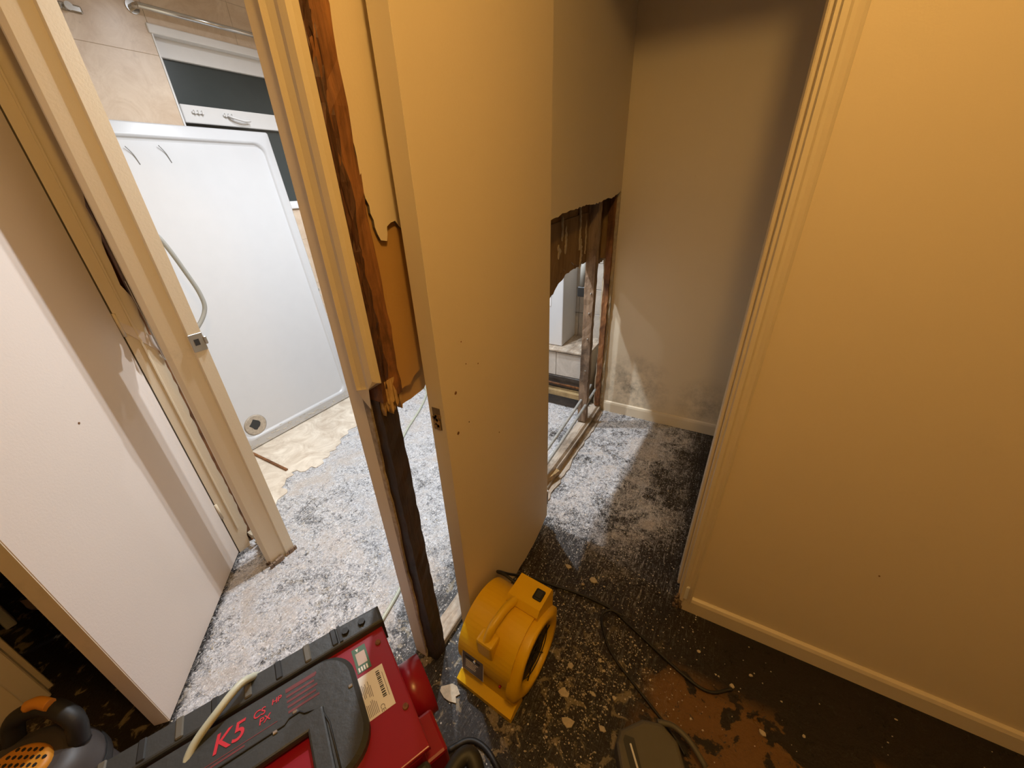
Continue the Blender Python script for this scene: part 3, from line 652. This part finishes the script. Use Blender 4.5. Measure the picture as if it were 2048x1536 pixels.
# black corner panel and rounded bumper
mo('corner_panel', box(nb(), -.6, .0, -.37, -.289, .02, .53, .008, 2), 'blackp')
b = nb(); tube(b, [(-.25, -.40, .50), (-.12, -.385, .52), (-.02, -.352, .53), (.045, -.325, .53), (.062, -.345, .525), (.03, -.42, .49), (-.03, -.52, .45)], .014, 10); mo('bumper', b, 'black')
b = nb()
prism(b, [(-.25, -.40), (-.12, -.385), (-.02, -.352), (.045, -.33), (.055, -.35), (.02, -.43), (-.1, -.55), (-.25, -.55)], 'z', .30, .50); mo('bumper_skirt', b, 'black')
mo('lower_red_panel', prism(nb(), [(-.12, -.43), (-.03, -.395), (-.015, -.41), (-.06, -.50), (-.14, -.5)], 'z', .495, .503), 'red')
# pale cable from the machine across the floor into the shower room
b = nb(); tube(b, [(-.625, -.05, .555), (-.638, -.02, .572), (-.641, .027, .587), (-.647, .062, .588), (-.652, .082, .575), (-.668, .10, .53), (-.70, .12, .4), (-.70, .16, .2), (-.74, .25, .05), (-.82, .40, .02), (-.849, .447, .008), (-.885, .599, .007), (-.955, .742, .007), (-1.08, .85, .007), (-1.33, 1.02, .007), (-1.54, 1.29, .007), (-1.631, 1.454, .007), (-1.724, 1.684, .007), (-1.83, 1.88, .007), (-1.92, 1.95, .007), (-2.02, 1.9, .007)], .0068, 10)
obj('pale_cable', b, 'hose', None, label='pale green cable from the red machine across the floor into the shower room', cat='cable')
# ---- yellow blower: local x to the right, y away from the viewer
bl = empty('air_mover', (-.497, .468, 0), math.radians(-4), label='small yellow air blower standing on the floor against the cupboard door', cat='blower')
def bo(name, bm, mat, parent=bl, **kw): return obj(name, bm, mat, parent, world=False, **kw)
cy_, cz_ = .13, .135
sp = [(.0, .0), (.0, .028), (.012, .032)]
for i in range(37):
    q = math.radians(200-i*(230/36)); r = .122+.012*(i/36); sp.append((cy_+r*math.cos(q), cz_+r*math.sin(q)))
sp += [(.245, 0)]
b = nb(); prism(b, sp, 'x', 0, .185, bev=0); bmesh.ops.bevel(b, geom=[e for e in b.edges if abs(e.verts[0].co.x-e.verts[1].co.x) < 1e-6 and len(e.link_faces) == 2 and e.calc_face_angle(0) > 1], offset=.008, segments=2, affect='EDGES')
bo('housing', b, 'yellow')
def circ(r, n=36, cy=cy_, cz=cz_): return [(cy+r*math.cos(2*math.pi*i/n), cz+r*math.sin(2*math.pi*i/n)) for i in range(n)]
b = nb()                                                      # side flange with intake hole
def ring2(pts, x): return [b.verts.new((x, p[0], p[1])) for p in pts]
O_ = [(cy_+(.118+.022*max(0, math.cos(2*(2*math.pi*i/36)-.6))**2)*math.cos(2*math.pi*i/36), cz_+(.118+.016*max(0, math.cos(2*(2*math.pi*i/36)-.6))**2)*math.sin(2*math.pi*i/36)) for i in range(36)]
rr = [ring2(O_, .18), ring2(O_, .204), ring2(circ(.116), .213), ring2(circ(.099), .213), ring2(circ(.094), .205), ring2(circ(.094), .186)]
for A, B in zip(rr, rr[1:]):
    for i in range(36): b.faces.new((A[i], A[(i+1) % 36], B[(i+1) % 36], B[i])).smooth = True
bo('intake_flange', b, 'yellow')
ig = bo('intake', cyl(nb(), (.186, cy_, cz_), (.19, cy_, cz_), .094, n=32), 'black')
b = nb()
for r in (.025, .05, .075): tube(b, [(.2, cy_+r*math.cos(q), cz_+r*math.sin(q)) for q in [i*math.pi/8 for i in range(17)]], .0015, 5, 2)
for q in range(6): a = q*math.pi/3; tube(b, [(.2, cy_, cz_), (.2, cy_+.094*math.cos(a), cz_+.094*math.sin(a))], .0018, 5, 1)
bo('intake_grille', b, 'black', ig)
b = nb(); prism(b, [(.16, .2), (.15, .268), (.165, .285), (.245, .285), (.252, .27), (.25, .16)], 'x', .085, .195, bev=0); bmesh.ops.bevel(b, geom=[e for e in b.edges if len(e.link_faces) == 2 and e.calc_face_angle(0) > .5], offset=.007, segments=3, affect='EDGES')
sw_ = bo('control_box', b, 'yellow'); bo('switch', box(nb(), .155, .185, .188, .225, .284, .29, .004, 2), 'black', sw_)
bo('switch_rocker', box(nb(), .160, .180, .194, .218, .289, .292, .002), 'blackp', sw_)
b = nb(); tube(b, [(.112, .175, .268), (.106, .12, .285), (.10, .06, .275), (.096, .03, .24)], .014, 10, flat=.9); bo('handle', b, 'yellow')
bo('handle_foot', box(nb(), .068, .125, .016, .062, .185, .252, .008, 2), 'yellow')
bo('base_lip', prism(nb(), [(-.016, .0), (-.016, .02), (.01, .034), (.05, .034), (.05, 0)], 'x', -.003, .2), 'yellow')
# label lies on the front of the drum
lb = bpy.data.objects.new('label_plate', None)
bm_ = nb(); box(bm_, -.038, .038, -.0008, .0008, -.038, .038)
lab = bo('label_plate', bm_, 'labelgrey', label='worn silver label'); lab.location = (.056, .004, .122); lab.rotation_euler = (math.radians(-8), 0, 0)
b = nb()
for i in range(5): box(b, -.026, .02+random.uniform(-.01, .006), -.0013, -.0006, .008-i*.007, .0105-i*.007)
bo('label_print', b, 'paper', lab); bo('label_band', box(nb(), -.028, .026, -.0013, -.0006, .018, .027), 'ink', lab)
bo('label_border', box(nb(), -.040, .040, -.0003, .0006, -.040, .040), 'paper', lab)
for (x, y, z, m) in ((.15, .012, .10, 'redink'), (.07, .004, .163, 'chrome')): bo('screw', cyl(nb(), (x, y, z), (x, y-.006, z), .004, n=8), m)
# blower cable and a second one
b = nb(); tube(b, [(-.405, .69, .24), (-.45, .695, .25), (-.485, .70, .24), (-.497, .735, .19), (-.497, .79, .11), (-.444, .857, .04), (-.353, .892, .006), (-.25, .905, .006), (-.141, .905, .006), (-.07, .88, .006), (.015, .845, .006), (.13, .80, .006), (.2, .79, .006), (.26, .83, .006)], .0048, 8)
obj('power_cable', b, 'black', None, label='black cable trailing from the yellow blower across the dark floor', cat='cable')
b = nb(); tube(b, [(-.09, .895, .011), (-.135, .892, .015), (-.157, .86, .006), (-.12, .79, .006), (-.077, .746, .006), (.0, .70, .006), (.049, .672, .006), (.121, .63, .006), (.155, .60, .006)], .0042, 8)
obj('power_cable', b, 'black', None, label='thinner black cable branching from the blower cable towards the grey tool', cat='cable')
b = nb(); tube(b, [(-.42, .30, .012), (-.385, .345, .008), (-.34, .355, .008), (-.29, .34, .008), (-.24, .31, .008), (-.2, .26, .008)], .0075, 8)
obj('power_cable', b, 'black', None, label='short thick black cable beside the red machine at the bottom edge', cat='cable')
# ---- grey tool at the bottom edge
gt = empty('tool_case', (.06, .55, 0), math.radians(35), label='grey plastic tool with a dark slot at the bottom edge of the floor', cat='tool')
def gobj(name, bm, mat, parent=gt, **kw): return obj(name, bm, mat, parent, world=False, **kw)
gobj('shell', prism(nb(), [(-.10, -.14), (.07, -.14), (.085, .0), (.06, .045), (.01, .06), (-.06, .045), (-.08, .02)], 'z', 0, .06, bev=.012), 'greyp')
gobj('slot', prism(nb(), [(-.065, -.12), (-.04, -.12), (-.03, .02), (-.052, .03), (-.06, .02)], 'z', .059, .0612), 'ink')
gobj('slot_bar', box(nb(), -.047, -.042, -.07, .01, .061, .064, .001), 'paper'); gobj('sticker', box(nb(), -.03, -.005, -.08, -.05, .0598, .0608), 'pink')
b = nb(); tube(b, [(.05, .05, .05), (.09, .035, .05), (.12, -.0, .045), (.14, -.05, .03)], .008, 8); gobj('guard', b, 'greyp')
# ---- vacuum-like machine in the bottom left corner
vc = empty('vacuum_cleaner', (-1.21, -.245, 0), math.radians(30), label='dark grey vacuum cleaner with orange grille in the bottom left corner', cat='vacuum')
def vobj(name, bm, mat, parent=vc, **kw): return obj(name, bm, mat, parent, world=False, **kw)
def dome(rx, ry, z0, z1, top, n=28, rows=6):
    b = nb(); L = []
    for k in range(rows+1):
        f = k/rows; s = 1-(1-top)*(f**2.2); z = z0+(z1-z0)*(1-(1-f)**1.6)
        L.append([b.verts.new((rx*s*math.cos(2*math.pi*i/n), ry*s*math.sin(2*math.pi*i/n), z)) for i in range(n)])
    for A, B in zip(L, L[1:]):
        for i in range(n): b.faces.new((A[i], A[(i+1) % n], B[(i+1) % n], B[i])).smooth = True
    b.faces.new(L[0][::-1]); b.faces.new(L[-1]); return b
vobj('tub', dome(.125, .10, 0, .15, .9), 'darkgrey'); vobj('lid', dome(.13, .105, .15, .24, .6), 'darkgrey')
vobj('band', dome(.134, .108, .14, .165, .99), 'black')
gr = vobj('grille', dome(.065, .045, .235, .252, .8), 'orange')
b = nb()
for i in range(-4, 5):
    for j in range(-2, 3):
        if (i/4)**2+(j/3)**2 < .8: cyl(b, (i*.014+(j % 2)*.007, j*.014, .25), (i*.014+(j % 2)*.007, j*.014, .2535), .0042, n=6)
vobj('grille_holes', b, 'black', gr)
b = nb(); tube(b, [(-.08, .05, .22), (-.07, .075, .28), (.0, .09, .305), (.07, .075, .28), (.08, .05, .22)], .02, 10); vobj('handle', b, 'black')
b = nb(); tube(b, [(-.025, .085, .322), (.0, .089, .328), (.03, .085, .324)], .013, 10); vobj('handle_grip', b, 'orange')
# paper scrap and strip of timber in the dark room
pp = jag([(-2.19, -.14), (-2.1, -.13), (-2.02, -.085), (-2.03, -.05), (-2.1, -.06)], .004, .03)
obj('paper_scrap', prism(nb(), pp, 'z', .001, .008), 'pinkpaper', None, label='pinkish scrap of paper on the dark floor behind the left door', cat='paper')
# ---- plaster crumbs and flakes
def flake(r, h):
    n = random.randint(7, 11); return [(r*random.uniform(.55, 1.15)*math.cos(2*math.pi*i/n), r*random.uniform(.4, .95)*math.sin(2*math.pi*i/n)) for i in range(n)]
CAB = [(o_, [v.co.copy() for v in o_.data.vertices]) for o_ in C.objects if o_.name.startswith(('pale_cable', 'power_cable'))]
CELLS = set()
for o_, P_ in CAB:
    for p_ in P_:
        if p_.z < .03:
            for ix in (-1, 0, 1):
                for iy in (-1, 0, 1): CELLS.add((int(p_.x//.008)+ix, int(p_.y//.008)+iy))
def free(x, y):
    if (int(x//.008), int(y//.008)) in CELLS: return False
    if -.06 < x < .22 and .38 < y < .66: return False
    if x < -1.7: return False
    if -.70 < x < -.49 and y > .44: return False
    if y > 1.0 and x > .05: return False
    if -.53 < x < -.24 and .43 < y < .76: return False
    return True
b = nb(); k = 0
while k < 3200:
    z_ = random.random()
    if z_ < .46: x, y = random.gauss(-.14, .13), random.gauss(.66, .17)
    elif z_ < .62: x, y = random.uniform(-.56, .3), random.uniform(1.0, 2.22)
    elif z_ < .94: x, y = random.uniform(-1.9, -.7), random.uniform(.0, 2.1)
    else: x, y = random.uniform(.1, .9), random.uniform(.5, 1.0)
    if z_ >= .62 and z_ < .94 and (y < .4 and x > -.95 or (y < .54 and x < -1.42)): continue
    if not free(x, y): continue
    if x > 0 and random.random() < min(.8, x*2): continue
    r = random.uniform(.0009, .0026)*(2. if random.random() < .12 else 1); h = random.uniform(.0008, .0025)
    P = flake(r, h); tz_ = random.uniform(-.3, .3)*r
    lo = [b.verts.new((x+p[0], y+p[1], .0003)) for p in P]; hi = [b.verts.new((x+p[0]*.8, y+p[1]*.8, h+tz_*(p[0]/r))) for p in P]
    for i in range(len(P)): b.faces.new((lo[i], lo[(i+1) % len(P)], hi[(i+1) % len(P)], hi[i]))
    b.faces.new(hi); k += 1
obj('plaster_crumbs', b, 'flake', None, label='pale plaster crumbs scattered over the dark floor', cat='rubble', kind='stuff')
for (x, y, r) in ((-.34, 1.0, .014), (-.23, .985, .017), (-.12, .72, .009), (.26, .84, .008), (.34, .755, .01), (.44, .80, .006), (.31, .90, .006), (-.19, .58, .018), (-.15, .52, .02), (-.11, .62, .009), (-.2, .66, .012), (-.06, .55, .011), (-.05, .64, .008), (-.26, .95, .007), (.16, .90, .007)):
    b = prism(nb(), flake(r, 0), 'z', .0, random.uniform(.003, .006), bev=.0008)
    o = obj('plaster_flake', b, 'flake', None, label='larger pale flake of plaster lying on the dark hall floor', cat='plaster flake', group='plaster flakes on the hall floor'); o.location = (x, y, .0005)
b = prism(nb(), flake(.035, 0), 'z', 0, .004); o = obj('plaster_flake', b, 'flake', None, label='broad flat brown plaster patch between the red machine and yellow blower', cat='plaster flake'); o.location = (-.50, .415, .0005)
